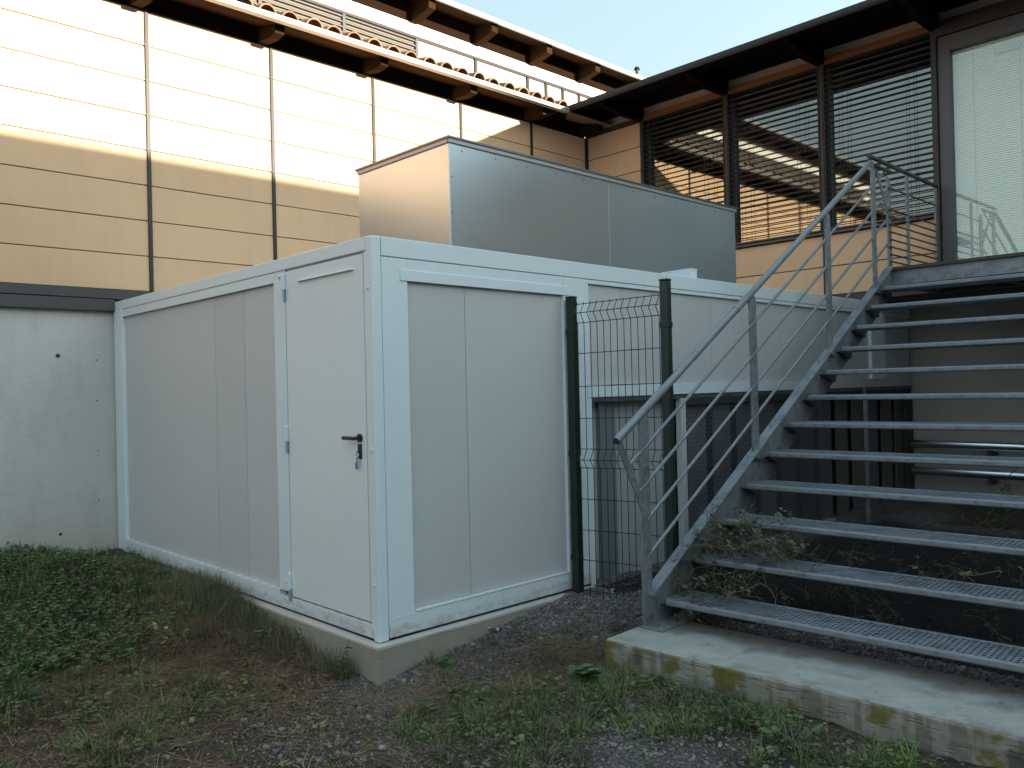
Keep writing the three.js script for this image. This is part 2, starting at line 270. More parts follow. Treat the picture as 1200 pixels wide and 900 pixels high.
// ───────────────────────── left wing: panelled building ─────────────────────────
const ZB = -4.42;                 // face of the panelled wall
const XW = 7.094;                 // face of the right wing
const ROWS = [2.53, 2.885, 3.24, 3.597, 3.955, 4.305, 4.652, 5.005, 5.36];
{
  const b = thing('building', 'tan panelled building wing with clay tiled eave and white upper storey behind the cabin', 'building', [0, 0, ZB]);
  const xm = [-9.27, -7.89, -6.52, -5.14, -3.765, -2.385, -1.01, 0.372, 1.732, 3.093, 4.508, 5.86, 7.07];
  part('wall_core', [bx(-9.3, 2.45, ZB - 0.35, 7.08, 5.6, ZB - 0.016)], backDark, b);
  let k = 0;
  for (let i = 0; i + 1 < xm.length; i++) for (let j = 0; j < 8; j++)
    part('wall_panel', bx(xm[i] + 0.012, ROWS[j] + 0.0045, ZB - 0.016 - 0.0008 * ((i * 5 + j * 3) % 4), xm[i + 1] - 0.012, ROWS[j + 1] - 0.0045, ZB + 0.0006 * ((i * 3 + j * 7) % 5), 0.003), panelMats[(i * 3 + j * 5 + (k++ % 2)) % 4], b);
  for (const x of xm) {
    const m = part('mullion', bx(x - 0.019, 2.535, ZB - 0.02, x + 0.019, 5.365, ZB + 0.022, 0.004), mullionM, b);
    part('bolt', ROWS.slice(1, 8).map((y) => rod([x - 0.02, y, ZB + 0.02], [x - 0.02, y, ZB + 0.027], 0.009, 8)), mullionM, m);
  }
  // steel edge beam over the concrete wall
  part('edge_beam', [bx(-9.3, 2.425, ZB - 0.1, 7.0, 2.528, ZB + 0.03, 0.003), bx(-9.3, 2.31, ZB - 0.1, 0.0, 2.425, ZB + 0.065, 0.004), bx(-9.3, 2.432, ZB - 0.1, 0.372, 2.444, ZB + 0.07, 0.002)], steelDark, b);
  const cw = part('concrete_wall', bx(-9.3, -0.6, ZB - 0.3, 8.4, 2.42, ZB - 0.004), concWall, b);
  for (const [x, y, r] of [[-0.492, 1.878, 0.022], [-0.5, 0.218, 0.016], [-0.158, 1.841, 0.007], [-0.16, 1.45, 0.007], [-0.158, 0.97, 0.006], [-0.16, 0.5, 0.006], [-3.1, 1.87, 0.022], [-3.1, 0.22, 0.02]]) {
    const h = new THREE.TorusGeometry(r, r * 0.22, 6, 14); h.translate(x, y, ZB - 0.004);
    part('tie_hole', [rod([x, y, ZB - 0.02], [x, y, ZB - 0.002], r, 14)], slotDark, cw); part('tie_hole_rim', [strip(h)], concWall, cw);
  }
  // eave: boards, rafters, gutter, tiles
  const so = (z) => 5.405 + 0.25 * (-3.87 - z);
  for (let i = 0; i < 5; i++) { const z0 = -3.875 - i * 0.112, z1 = z0 - 0.108; part('soffit_board', prismX([[z0, so(z0)], [z0, so(z0) + 0.03], [z1, so(z1) + 0.03], [z1, so(z1)]], -9.3, 6.06), woodM[i % 3], b); }
  part('wall_plate', bx(-9.3, 5.366, ZB - 0.1, 7.0, 5.57, ZB + 0.012), woodPlate, b);
  for (const x of xm) { const X = x - 0.1; part('rafter', prismX([[ZB, 5.37], [ZB, so(ZB) - 0.002], [-4.02, so(-4.02) - 0.002], [-4.02, so(-4.02) - 0.09], [-4.15, 5.335], [-4.25, 5.345]], X - 0.055, X + 0.055), woodM[Math.abs(Math.round(x * 7)) % 3], b); }
  {
    const sh = [[-3.8, 5.425], [-3.8, 5.44], [-3.785, 5.44], [-3.785, 5.425]];
    part('gutter', [prismX([[-3.89, 5.398], [-3.89, 5.465], [-3.883, 5.465], [-3.883, 5.408], [-3.823, 5.408], [-3.823, 5.44], [-3.812, 5.44], [-3.812, 5.398]], -9.3, 6.04), strip((() => { const g = new THREE.CylinderGeometry(0.011, 0.011, 15.34, 8); g.rotateZ(Math.PI / 2); g.translate(-1.63, 5.446, -3.818); return g; })())], zinc, b);
    part('gutter_lip', bx(-9.3, 5.418, -3.811, 6.04, 5.426, -3.806), zincDark, b);
  }
  part('roof_deck', prismX([[-3.88, 5.43], [-3.88, 5.446], [-6.95, 6.25], [-6.95, 6.2]], -9.3, 7.4), tileMats[1], b);
  // barrel tiles
  const half = (r, t, L) => { const s = new THREE.Shape(); s.absarc(0, 0, r, 0, Math.PI, false); s.absarc(0, 0, r - t, Math.PI, 0, true); const g = new THREE.ExtrudeGeometry(s, { depth: L, bevelEnabled: false, curveSegments: 12 }); return strip(g); };
  const tilt = Math.atan(0.25), rows = [];
  const tg = half(0.105, 0.017, 0.42); tg.translate(0, 0, -0.42); tg.rotateX(tilt);
  for (let x = -9.1, i = 0; x < 5.95; x += 0.2665, i++) {
    const g = tg.clone(); g.rotateY(rr(-0.03, 0.03)); g.translate(1.148 + Math.round((x - 1.148) / 0.2665) * 0.2665 + rr(-0.008, 0.008), 5.445 + rr(-0.004, 0.006), -3.85 + rr(-0.015, 0.015));
    part('roof_tile', g, tileMats[i % 3], b);
  }
  const lg = half(0.095, 0.014, 2.75); lg.translate(0, 0, -3.1); lg.rotateX(tilt);
  for (let x = -9.1; x < 5.95; x += 0.2665) { const g = lg.clone(); g.translate(1.148 + Math.round((x - 1.148) / 0.2665) * 0.2665, 5.462, -3.87); rows.push(g); }
  part('upper_roof_tiles', rows, tileMats[0], b, { kind: 'stuff' });
  // upper storey with louvres and white panels
  const ZU = -6.9, xu = [-8.7, -7.35, -6.0, -4.65, -3.3, -1.95, -0.6, 0.75, 2.9, 4.3, 5.71, 7.03, 8.34, 8.84, 9.32, 9.8, 10.4, 11.6];
  part('upper_wall', [bx(-9.3, 6.2, ZU - 0.3, 13, 6.5, ZU - 0.0), bx(-9.3, 7.39, ZU - 0.3, 13, 7.95, ZU - 0.0), bx(-9.3, 6.2, ZU - 0.3, 13, 7.9, ZU - 0.06)], whiteWall, b);
  part('upper_wall_plate', bx(-9.3, 7.6, ZU - 0.02, 13, 7.93, ZU + 0.025), woodPlate, b);
  part('window_head', bx(-9.3, 7.345, ZU - 0.05, 11.6, 7.389, ZU + 0.02), mullionM, b);
  for (const x of xu) part('window_post', bx(x - 0.026, 6.5, ZU - 0.05, x + 0.026, 7.345, ZU + 0.015), x < 6 ? steelDark : mullionM, b);
  for (let i = 0; i + 1 < xu.length; i++) {
    const f = part('window_panel', bx(xu[i] + 0.03, 6.51, ZU - 0.055, xu[i + 1] - 0.03, 7.34, ZU - 0.03), xu[i] > 5.6 ? whiteWall : louvreM, b);
    if (xu[i + 1] < 5.8) for (let y = 6.55; y < 7.31; y += 0.082) part('louvre_slat', prismX([[ZU - 0.03, y + 0.05], [ZU - 0.03, y + 0.062], [ZU + 0.015, y + 0.016], [ZU + 0.015, y + 0.004]], xu[i] + 0.03, xu[i + 1] - 0.03), louvreM, f);
  }
  const su = (z) => 7.79 + 0.25 * (-6.33 - z);
  for (let i = 0; i < 4; i++) { const z0 = -6.33 - i * 0.145, z1 = z0 - 0.139; part('soffit_board', prismX([[z0, su(z0)], [z0, su(z0) + 0.03], [z1, su(z1) + 0.03], [z1, su(z1)]], -9.3, 13), woodM[i % 3], b); }
  for (let i = -10; i < 6; i++) { const X = 5.66 + i * 1.38; part('rafter', prismX([[ZU + 0.002, 7.6], [ZU + 0.002, su(ZU) - 0.002], [-6.4, su(-6.4) - 0.002], [-6.4, su(-6.4) - 0.14], [-6.8, 7.59]], X - 0.07, X + 0.07), woodM[(i + 12) % 3], b); }
  part('gutter', [prismX([[-6.33, 7.785], [-6.33, 7.86], [-6.29, 7.86], [-6.29, 7.785]], -9.3, 13)], zinc, b);
  part('upper_roof', prismX([[-6.32, 7.825], [-6.32, 7.87], [-10.5, 8.92], [-14, 8.0], [-14, 6.2], [-7.2, 6.2], [-7.2, 8.04]], -9.3, 13), tileMats[0], b);
  part('gable_wall', bx(-9.32, -0.6, -14, -9.28, 6.3, ZB - 0.1), whiteWall, b);
}
// ───────────────────────── right wing ─────────────────────────
{
  const b = thing('building', 'window wing with dark overhanging eave, slatted blinds and glass door above the metal stairs', 'building', [XW, 0, 0]);
  const ZE = 9.2;
  part('wall_core', [bx(XW + 0.02, 2.5, ZB, XW + 0.3, 3.28, 0.7), bx(XW + 0.02, 3.28, ZB, XW + 0.3, 5.7, -3.33), bx(XW + 0.02, 5.36, -3.33, XW + 0.3, 5.74, ZE)], backDark, b);
  part('interior_wall', [bx(XW + 2.4, 2.5, ZB, XW + 2.5, 5.7, ZE), bx(XW + 0.3, 2.45, ZB, XW + 6, 2.56, ZE), bx(XW + 0.3, 5.5, ZB, XW + 6, 5.6, ZE), bx(XW + 0.3, 2.5, ZE - 0.1, XW + 6, 5.7, ZE), bx(XW + 0.3, 2.5, ZB - 0.1, XW + 6, 5.7, ZB)], interior, b);
  const zm = [ZB + 0.02, -3.34, -1.932, -0.592, 0.735];
  // tan panels beside and below the windows
  const segs = [[zm[0], zm[1], ROWS], [zm[1], zm[2], [2.53, 2.885, 3.24, 3.285]], [zm[2], zm[3], [2.53, 2.885, 3.24, 3.285]], [zm[3], zm[4], [2.53, 2.885, 3.24, 3.285]]];
  let k = 0;
  for (const [a, c, ys] of segs) for (let j = 0; j + 1 < ys.length; j++) {
    if (ys[j + 1] - ys[j] < 0.1) continue;
    const top = ys[j + 1] === 3.24 && ys[ys.length - 1] === 3.285 ? 3.27 : ys[j + 1];
    part('wall_panel', bx(XW - 0.0006 * (k % 4), ys[j] + 0.006, a + 0.012, XW + 0.016, top - 0.006, c - 0.012, 0.003), panelMats[(k++ * 3) % 4], b);
  }
  for (const z of zm) part('mullion', bx(XW - 0.026, z === zm[0] || z === zm[3] ? 2.5 : 3.3, z - 0.022, XW + 0.05, 5.45, z + 0.022, 0.004), mullionM, b);
  part('eave_beam', bx(XW - 0.03, 5.545, ZB, XW + 0.02, 5.68, ZE), woodDark, b);
  part('frieze', bx(XW - 0.004, 5.445, ZB, XW + 0.02, 5.735, ZE), std([0.34, 0.25, 0.18], { roughness: 0.8 }), b);
  // windows with external venetian blinds
  const wz = [[-3.318, -1.954], [-1.91, -0.614], [-0.57, 0.713]];
  wz.forEach(([a, c], w) => {
    const f = part('window', [bx(XW + 0.0, 3.285, a, XW + 0.12, 3.345, c), bx(XW + 0.06, 3.345, a, XW + 0.13, 5.42, a + 0.05), bx(XW + 0.06, 3.345, c - 0.05, XW + 0.13, 5.42, c), bx(XW + 0.06, 5.37, a, XW + 0.13, 5.42, c)], frameGrey, b);
    part('pane', bx(XW + 0.105, 3.345, a + 0.045, XW + 0.113, 5.372, c - 0.045), solarGlass, f);
    part('sill', bx(XW - 0.055, 3.278, a - 0.02, XW + 0.02, 3.302, c + 0.02, 0.005), frameGrey, f);
    part('head_board', bx(XW - 0.03, 5.365, a + 0.01, XW + 0.03, 5.445, c - 0.01, 0.004), orangeWood, f);
    const sg = (() => { const pts = []; const N = 5; for (let i = 0; i <= N; i++) { const t = i / N - 0.5; pts.push([t * 0.056, 0.004 * (1 - 4 * t * t)]); } for (let i = N; i >= 0; i--) { const t = i / N - 0.5; pts.push([t * 0.056, 0.004 * (1 - 4 * t * t) - 0.002]); } return prismZ(pts, a + 0.025, c - 0.025); })();
    for (let i = 0; i < 28; i++) { const g = sg.clone(); const y = 3.37 + i * 0.0705; g.rotateZ(0.03 + 0.02 * Math.sin(i * 1.7 + w)); g.translate(XW - 0.012, y, 0); part('blind_slat', g, slatBrown, f); }
    part('bottom_bar', bx(XW - 0.04, 3.325, a + 0.025, XW + 0.015, 3.345, c - 0.025, 0.004), slatBrown, f);
    for (const z of [a + 0.014, c - 0.014]) part('guide_rail', bx(XW - 0.03, 3.3, z - 0.009, XW + 0.02, 5.37, z + 0.009, 0.003), zincDark, f);
    for (const z of [lerp(a, c, 0.17), lerp(a, c, 0.78)]) part('blind_cord', [rod([XW - 0.055, 3.34, z], [XW - 0.055, 5.37, z], 0.0022, 5), rod([XW + 0.03, 3.34, z], [XW + 0.03, 5.37, z], 0.0022, 5)], blackPl, f);
  });
  // door with inner blind
  {
    const a = 0.76, c = 2.9, y0 = 2.6, y1 = 5.27;
    const f = part('door', [bx(XW - 0.02, y0, a, XW + 0.08, y1, a + 0.13, 0.004), bx(XW - 0.02, y0, c - 0.13, XW + 0.08, y1, c, 0.004), bx(XW - 0.02, 5.1, a + 0.13, XW + 0.08, y1, c - 0.13, 0.004), bx(XW - 0.02, y0, a + 0.13, XW + 0.08, 2.68, c - 0.13, 0.004)], frameGrey, b);
    part('door_frame', [bx(XW - 0.05, 2.5, a - 0.06, XW + 0.1, 5.35, a - 0.004), bx(XW - 0.05, y1 + 0.004, a - 0.004, XW + 0.1, 5.44, ZE)], mullionM, b);
    part('pane', bx(XW + 0.02, 2.68, a + 0.13, XW + 0.026, 5.1, c - 0.13), doorGlass, f);
    const sl = bx(XW + 0.055, 0, a + 0.135, XW + 0.059, 0.0235, c - 0.135); const list = [];
    for (let i = 0; i < 96; i++) { const g = sl.clone(); g.translate(-XW - 0.057, -0.012, 0); g.rotateZ(-0.42); g.translate(XW + 0.057, 2.7 + i * 0.025, 0); part('blind_slat', g, innerBlind, f); }
    part('blind_backing', bx(XW + 0.075, 2.66, a + 0.1, XW + 0.078, 5.12, c - 0.1), innerBlind, f);
    part('pale_box', bx(XW + 0.029, 4.93, 1.32, XW + 0.045, 5.0, 1.56, 0.012), std([0.55, 0.57, 0.56], { roughness: 0.5 }), f);  // small pale box just behind the door glass
    for (const z of [1.1, 1.55]) part('blind_cord', rod([XW + 0.046, 2.7, z], [XW + 0.046, 5.1, z], 0.002, 5), std([0.5, 0.5, 0.48]), f);
  }
  part('side_wall', bx(XW - 0.01, 2.5, 2.9, XW + 0.02, 5.44, ZE), panelMats[0], b);
  // eave
  const so = (x) => 5.43 + 0.25 * (x - 6.08);
  for (let i = 0; i < 7; i++) { const x0 = 6.08 + i * 0.145, x1 = x0 + 0.141; part('soffit_board', prismZ([[x0, so(x0)], [x1, so(x1)], [x1, so(x1) + 0.03], [x0, so(x0) + 0.03]], ZB - 0.02, ZE), i % 2 ? woodDark : woodDark2, b); }
  for (const z of [-3.34, -1.932, -0.592, 0.735, 2.1, 3.45, 4.8, 6.2]) part('rafter', prismZ([[XW + 0.01, 5.37], [XW + 0.01, so(XW) - 0.002], [6.17, so(6.17) - 0.002], [6.18, so(6.17) - 0.05], [6.34, 5.39], [6.52, 5.365], [6.66, 5.36]], z - 0.05, z + 0.05), woodDark, b);
  part('gutter', [prismZ([[6.08, 5.425], [6.08, 5.5], [6.045, 5.5], [6.04, 5.45], [6.055, 5.425]], -3.88, ZE)], zincDark, b);
  part('roof', prismZ([[6.09, 5.47], [6.09, 5.495], [12.5, 7.16], [19, 5.6], [19, 5.5], [12.5, 7.09]], ZB - 0.3, ZE), tileMats[1], b);
  // overhang underside and recessed lower wall
  part('base_beam', bx(XW - 0.0, 2.44, ZB + 0.1, XW + 0.25, 2.528, ZE, 0.004), steelDark, b);
  part('overhang_soffit', bx(XW + 0.25, 2.42, ZB, XW + 8, 2.46, ZE), interior, b);
  part('lower_wall', bx(8.2, -0.6, ZB, 8.5, 2.42, ZE), concRight, b);
  part('end_wall', bx(XW + 0.0, 2.4, ZE, XW + 8, 5.8, ZE + 0.2), whiteWall, b);
}
{
  const v = thing('roof_vent', 'tiny dark vent cap on the upper roof edge against the sky', 'vent', [11.0, 7.86, -6.36]);
  part('vent_stem', rod([11.0, 7.8, -6.36], [11.0, 8.0, -6.36], 0.03, 10), zincDark, v); part('vent_cap', rod([11.0, 8.0, -6.36], [11.0, 8.05, -6.36], 0.065, 12, 0.04), zincDark, v);
}
// building on the far side of the yard: shades the lower walls
{
  struct('building_opposite', [prismX([[11.2, -0.5], [11.2, 5.46], [10.9, 5.5], [15.5, 5.75], [20, 5.3], [20, -0.5]], -40, 26)], std([0.36, 0.4, 0.44], { roughness: 0.85 }));
}

// ───────────────────────── white cabin ─────────────────────────
{
  const pl = thing('concrete_plinth', 'low rough concrete plinth carrying the white metal cabin', 'plinth', [0, 0, 0]);
  part('plinth_body', bx(-0.045, -0.6, ZB + 0.02, 8.15, -0.018, 0.045, 0.01), concPlinth, pl); part('plinth_top', [bx(-0.047, -0.03, ZB + 0.02, 0.5, -0.004, 0.047, 0.008), bx(0.3, -0.03, -0.3, 1.91, -0.005, 0.047, 0.008)], std([0.5, 0.485, 0.455], { roughness: 0.9, map: concTex }), pl);  // lighter colour on the plinth top paints in its lit ledge

  const c = thing('cabin', 'white flat-roofed metal cabin with grey panels standing in the courtyard corner', 'cabin', [0, 0, 0]);
  const Z1 = -4.40, X1 = 8.14;
  // core keeps the walls closed
  part('inner_shell', [bx(0.05, 0.0, Z1 + 0.03, 1.9, 2.36, -0.05), bx(1.9, 1.45, Z1 + 0.03, X1 - 0.02, 2.36, -0.05), bx(1.9, 0.0, Z1 + 0.03, X1 - 0.02, 1.45, -0.3)], slotDark, c);
  part('roof', bx(0.03, 2.3, Z1 + 0.02, X1, 2.392, -0.03), cabinWhite, c);
  part('corner_post', [bx(0, 0.0, -0.062, 0.068, 2.4, 0, 0.008)], cabinWhite, c);
  part('rear_post', bx(0.0, 0.0, Z1, 0.1, 2.4, -4.178, 0.006), cabinWhite, c);
  part('top_rail', [bx(0.0, 2.318, -4.177, 0.06, 2.4, -0.064, 0.004), bx(0.0085, 2.252, -4.177, 0.06, 2.3185, -1.0475, 0.003)], cabinWhite, c);
  part('top_rail', [bx(0.071, 2.284, -0.06, X1, 2.4, 0.0, 0.005)], cabinWhite, c);
  part('bottom_rail', [bx(0.0, 0.012, -4.177, 0.06, 0.128, -1.2, 0.004), bx(0.002, 0.012, -1.1995, 0.06, 0.095, -0.064, 0.004)], cabinRail, c);
  part('bottom_rail', [bx(0.071, 0.012, -0.06, 1.905, 0.13, -0.0, 0.004)], cabinRail, c);
  part('base_gap', [bx(0.012, -0.012, Z1, 0.3, 0.013, -0.012), bx(0.012, -0.012, -0.3, 1.9, 0.013, -0.012)], slotDark, c);
  part('jamb_post', bx(0.003, 0.1285, -1.2, 0.06, 2.2515, -1.046, 0.004), cabinWhite, c);
  part('jamb_strip', bx(0.006, 0.095, -0.094, 0.06, 2.317, -0.0635, 0.003), cabinWhite, c);
  // grey wall panels on the door side
  [[-4.177, -2.205], [-2.2035, -1.705], [-1.703, -1.2005]].forEach(([a, b2], i) => part('wall_panel', bx(0.03, 0.128, a, 0.06, 2.252, b2 - 0.004, 0.002), cabinPanel[i % 3], c));
  // trims
  part('trim', [bx(0.004, 2.243, -1.2, 0.012, 2.305, -4.176, 0.002)], cabinWhite, c);
  // door
  const d = part('door', bx(0.006, 0.104, -1.038, 0.05, 2.304, -0.104, 0.005), cabinDoor, c, { label: 'flush door with black lever handle and hanging key' });
  part('door_gap', [bx(0.04, 0.095, -1.0465, 0.062, 2.317, -0.094)], slotDark, c);
  part('drip_strip', bx(-0.012, 2.216, -0.86, 0.008, 2.223, -0.2, 0.003), cabinWhite, d);
  part('handle', [bx(-0.048, 1.188, -0.298, -0.028, 1.211, -0.16, 0.008), bx(-0.032, 1.19, -0.182, 0.01, 1.211, -0.16, 0.005), rod([-0.004, 1.2, -0.168], [0.008, 1.2, -0.168], 0.026, 16)], blackPl, d);
  part('lock_plate', bx(-0.006, 1.075, -0.186, 0.008, 1.165, -0.15, 0.006), blackPl, d);
  const key = part('key', [bx(-0.02, 1.108, -0.176, -0.004, 1.122, -0.17), strip(new THREE.TorusGeometry(0.014, 0.003, 6, 14).rotateY(Math.PI / 2).translate(-0.014, 1.096, -0.173)), bx(-0.016, 1.05, -0.187, -0.013, 1.086, -0.168, 0.001)], chrome, d);
  part('key_tag', bx(-0.019, 1.012, -0.194, -0.013, 1.055, -0.172, 0.003), blueTag, key);
  for (const y of [2.19, 1.16, 0.16]) { const h = part('hinge', bx(-0.018, y - 0.01, -1.062, 0.006, y + 0.1, -1.028, 0.006), cabinWhite, d); part('hinge_pin', [rod([-0.012, y - 0.085, -1.036], [-0.012, y - 0.01, -1.036], 0.008, 10), bx(-0.006, y - 0.085, -1.055, 0.004, y - 0.01, -1.037, 0.003)], hingePin, h); }
  part('screw', [[2.095, -0.048], [1.13, -0.048], [0.33, -0.048], [0.2, -1.1], [2.28, -1.12]].map(([y, z]) => rod([-0.007, y, z], [0.008, y, z], 0.013, 10)), cabinWhite, c);
  // long side, first bay
  part('side_post', bx(0.071, 0.13, -0.06, 0.262, 2.281, -0.004, 0.004), cabinWhite, c);
  part('header', bx(0.262, 2.147, -0.06, 1.66, 2.281, -0.004, 0.003), cabinWhite, c);
  part('trim', bx(0.205, 2.146, -0.01, 1.72, 2.212, 0.003, 0.002), cabinWhite, c); part('trim', bx(0.268, 0.131, -0.02, 1.655, 0.142, 0.004, 0.002), cabinWhite, c);
  part('wall_panel', bx(0.262, 0.13, -0.05, 0.732, 2.147, -0.026, 0.002), cabinPanel[1], c);
  part('wall_panel', bx(0.736, 0.13, -0.05, 1.66, 2.147, -0.026, 0.002), cabinPanel[0], c);
  part('middle_post', bx(1.66, 0.13, -0.06, 1.905, 2.281, -0.002, 0.004), cabinWhite, c);
  // second part: panels above, louvred machine bay below
  part('header', bx(1.906, 2.25, -0.06, X1, 2.281, -0.004, 0.002), cabinWhite, c);
  part('side_strip', bx(1.906, 1.49, -0.06, 1.94, 2.25, -0.004, 0.002), cabinWhite, c);
  [[1.94, 2.35], [2.353, 3.62], [3.623, 4.868], [4.871, 6.1], [6.103, 6.93]].forEach(([a, b2], i) => part('wall_panel', bx(a, 1.49, -0.05, b2, 2.25, -0.026, 0.002), cabinPanel[i % 3], c));
  part('middle_rail', bx(1.906, 1.395, -0.06, 5.7, 1.488, 0.0, 0.004), cabinWhite, c); part('middle_rail', bx(5.702, 1.395, -0.06, X1, 1.488, -0.004, 0.004), cabinPanel[1], c);
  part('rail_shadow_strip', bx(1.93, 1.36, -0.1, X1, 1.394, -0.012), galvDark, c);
  part('service_panel', [bx(1.975, -0.1, -0.16, 2.13, 1.36, -0.12), bx(2.33, -0.1, -0.16, 3.09, 1.36, -0.12)], std([0.36, 0.39, 0.41], { roughness: 0.5, map: paintTex }), c, { label: 'recessed grey service panels' });
  part('service_post', bx(2.128, -0.1, -0.2, 2.332, 1.36, -0.09, 0.01), std([0.19, 0.24, 0.27], { roughness: 0.4, metalness: 0.3 }), c);
  part('bay_post', bx(1.906, -0.1, -0.06, 1.96, 1.394, -0.006, 0.004), cabinWhite, c);
  part('bay_post', bx(3.1, -0.1, -0.06, 3.17, 1.36, -0.002, 0.004), cabinPanel[1], c);
  part('corner_post', bx(6.93, 1.488, -0.06, 7.33, 2.25, 0.012, 0.005), cabinWhite, c);
  part('wall_panel', bx(7.335, 1.49, -0.05, X1, 2.25, -0.02, 0.002), cabinPanel[2], c);
  for (let i = 0; i < 12; i++) { const x = 3.33 + i * 0.411; if (x + 0.28 < X1) part('louvre_slat', bx(x, -0.15, -0.12, x + 0.285, 1.35, -0.1, 0.004), x < 4.9 ? greySlat : darkSlat, c); }
  part('bay_frame', [bx(3.17, 1.30, -0.06, X1, 1.358, -0.012), bx(X1 - 0.07, -0.2, -0.06, X1, 1.3, 0.0)], slotDark, c);
  // expanded metal in front of the louvres
  const mesh = []; const px = 0.036, py = 0.074, y0 = -0.12, y1 = 1.33, x0 = 3.175, x1 = 5.7;
  const flat = (ax, ay, bx2, by) => { const L = Math.hypot(bx2 - ax, by - ay), g = new THREE.BoxGeometry(L, 0.0055, 0.004); g.rotateZ(Math.atan2(by - ay, bx2 - ax)); g.translate((ax + bx2) / 2, (ay + by) / 2, -0.03); return strip(g); };
  for (let x = x0; x < x1; x += px) for (let y = y0; y < y1; y += py) { const xc = x + px / 2, yc = y + py / 2; mesh.push(flat(x, yc, xc, y), flat(xc, y, x + px, yc), flat(x + px, yc, xc, y + py), flat(xc, y + py, x, yc)); }
  part('expanded_mesh', mesh, std([0.13, 0.14, 0.155], { roughness: 0.5, metalness: 0.4 }), c, { kind: 'stuff' });
}
// steel housing on the cabin roof
{
  const h = thing('duct_housing', 'large bare sheet-steel housing box sitting on the cabin roof', 'housing', [0.98, 2.392, -0.45]);
  const x0 = 0.985, x1 = 4.78, z0 = -0.45, z1 = -1.6, y0 = 2.393, y1 = 3.262;
  part('end_panel', bx(x0, y0, z1, x0 + 0.03, y1, z0 - 0.003, 0.003), sheetSteel, h);
  part('front_panel', bx(x0 + 0.002, y0, z0 - 0.03, 2.748, y1, z0, 0.003), sheetSteel, h);
  part('front_panel', bx(2.753, y0, z0 - 0.03, x1, y1, z0 - 0.001, 0.003), sheetSteel, h);
  part('seam_strip', bx(2.744, y0, z0 - 0.01, 2.757, y1, z0 + 0.003, 0.001), zinc, h);
  part('rear_panel', [bx(x0 + 0.03, y0, z1, x1, y1, z1 + 0.03), bx(x1 - 0.03, y0, z1 + 0.03, x1, y1, z0 - 0.03)], sheetSteel, h);
  part('lid', [bx(x0 - 0.022, y1, z1 - 0.02, x1 + 0.02, y1 + 0.018, z0 + 0.022, 0.003)], sheetTrim, h);
  part('lid_flange', [bx(x0 - 0.014, y1 - 0.028, z1, x0 - 0.002, y1 - 0.001, z0 + 0.01), bx(x0 - 0.014, y1 - 0.028, z0 + 0.002, x1 + 0.01, y1 - 0.001, z0 + 0.014)], zinc, h);
  const rv = []; for (let x = x0 + 0.12; x < x1; x += 0.33) rv.push(rod([x, y1 - 0.07, z0 - 0.001], [x, y1 - 0.07, z0 + 0.004], 0.006, 8)); for (let y = y0 + 0.1; y < y1; y += 0.25) rv.push(rod([x0 + 0.02, y, z0], [x0 + 0.02, y, z0 + 0.004], 0.005, 8));
  part('rivet', rv, sheetTrim, h, { kind: 'stuff' });
  const t = thing('cable_duct', 'small white cable duct lying on the cabin roof before the steel housing', 'duct', [3.5, 2.392, -0.3]);
  part('duct_body', bx(3.46, 2.393, -0.43, 3.55, 2.50, -0.11, 0.004), cabinWhite, t); part('duct_cover', bx(3.455, 2.494, -0.432, 3.555, 2.506, -0.106, 0.003), cabinWhite, t);
}
// ───────────────────────── green wire fence ─────────────────────────
{
  const A = [1.68, 0.055], B = [1.79, 0.80], L = Math.hypot(B[0] - A[0], B[1] - A[1]);
  const f = thing('fence', 'short dark green welded wire fence panel between two square posts beside the cabin', 'fence', [A[0], -0.1, A[1]], Math.atan2(A[0] - B[0], 0) * 0);
  const ux = (B[0] - A[0]) / L, uz = (B[1] - A[1]) / L, nx = -uz, nz = ux;
  const at = (s, y, k = 0) => [A[0] + ux * s + nx * k, y, A[1] + uz * s + nz * k];
  const post = (s, top) => { const g = bx(-0.03, -0.25, -0.03, 0.03, top, 0.03, 0.006); g.rotateY(Math.atan2(ux, uz)); g.translate(A[0] + ux * s, 0, A[1] + uz * s); return g; };
  for (const [s, top] of [[0, 2.118], [L, 2.17]]) {
    const p = part('post', post(s, top), fenceGreen, f);
    const cap = bx(-0.033, top, -0.033, 0.033, top + 0.014, 0.033, 0.005); cap.rotateY(Math.atan2(ux, uz)); cap.translate(A[0] + ux * s, 0, A[1] + uz * s); part('post_cap', cap, fenceGreen, p);
    part('clamp', [1.88, 1.0, 0.25].map((y) => { const g = bx(-0.034, y - 0.02, -0.034, 0.034, y + 0.02, 0.034, 0.004); g.rotateY(Math.atan2(ux, uz)); g.translate(A[0] + ux * s, 0, A[1] + uz * s); return g; }), fenceGreen, p);
  }
  const k = 0.045, hs = [[2.07, 0], [2.003, k], [1.935, 0], [1.715, 0], [1.478, 0], [1.25, 0], [1.03, 0], [0.955, k], [0.895, 0], [0.672, 0], [0.45, 0], [0.235, 0], [0.02, 0]];
  for (const [y, o] of hs) part('horizontal_wire', rod(at(0.03, y, o), at(L - 0.03, y + 0.012, o), 0.003, 6), wireM, f);
  const n = 13; for (let i = 0; i < n; i++) { const s = 0.05 + i * (L - 0.1) / (n - 1); part('vertical_wire', wire([at(s, 2.085), at(s, 2.07), at(s, 2.003, k), at(s, 1.935), at(s, 1.03), at(s, 0.955, k), at(s, 0.895), at(s, -0.06)], 0.003, 6), wireM, f); }
}
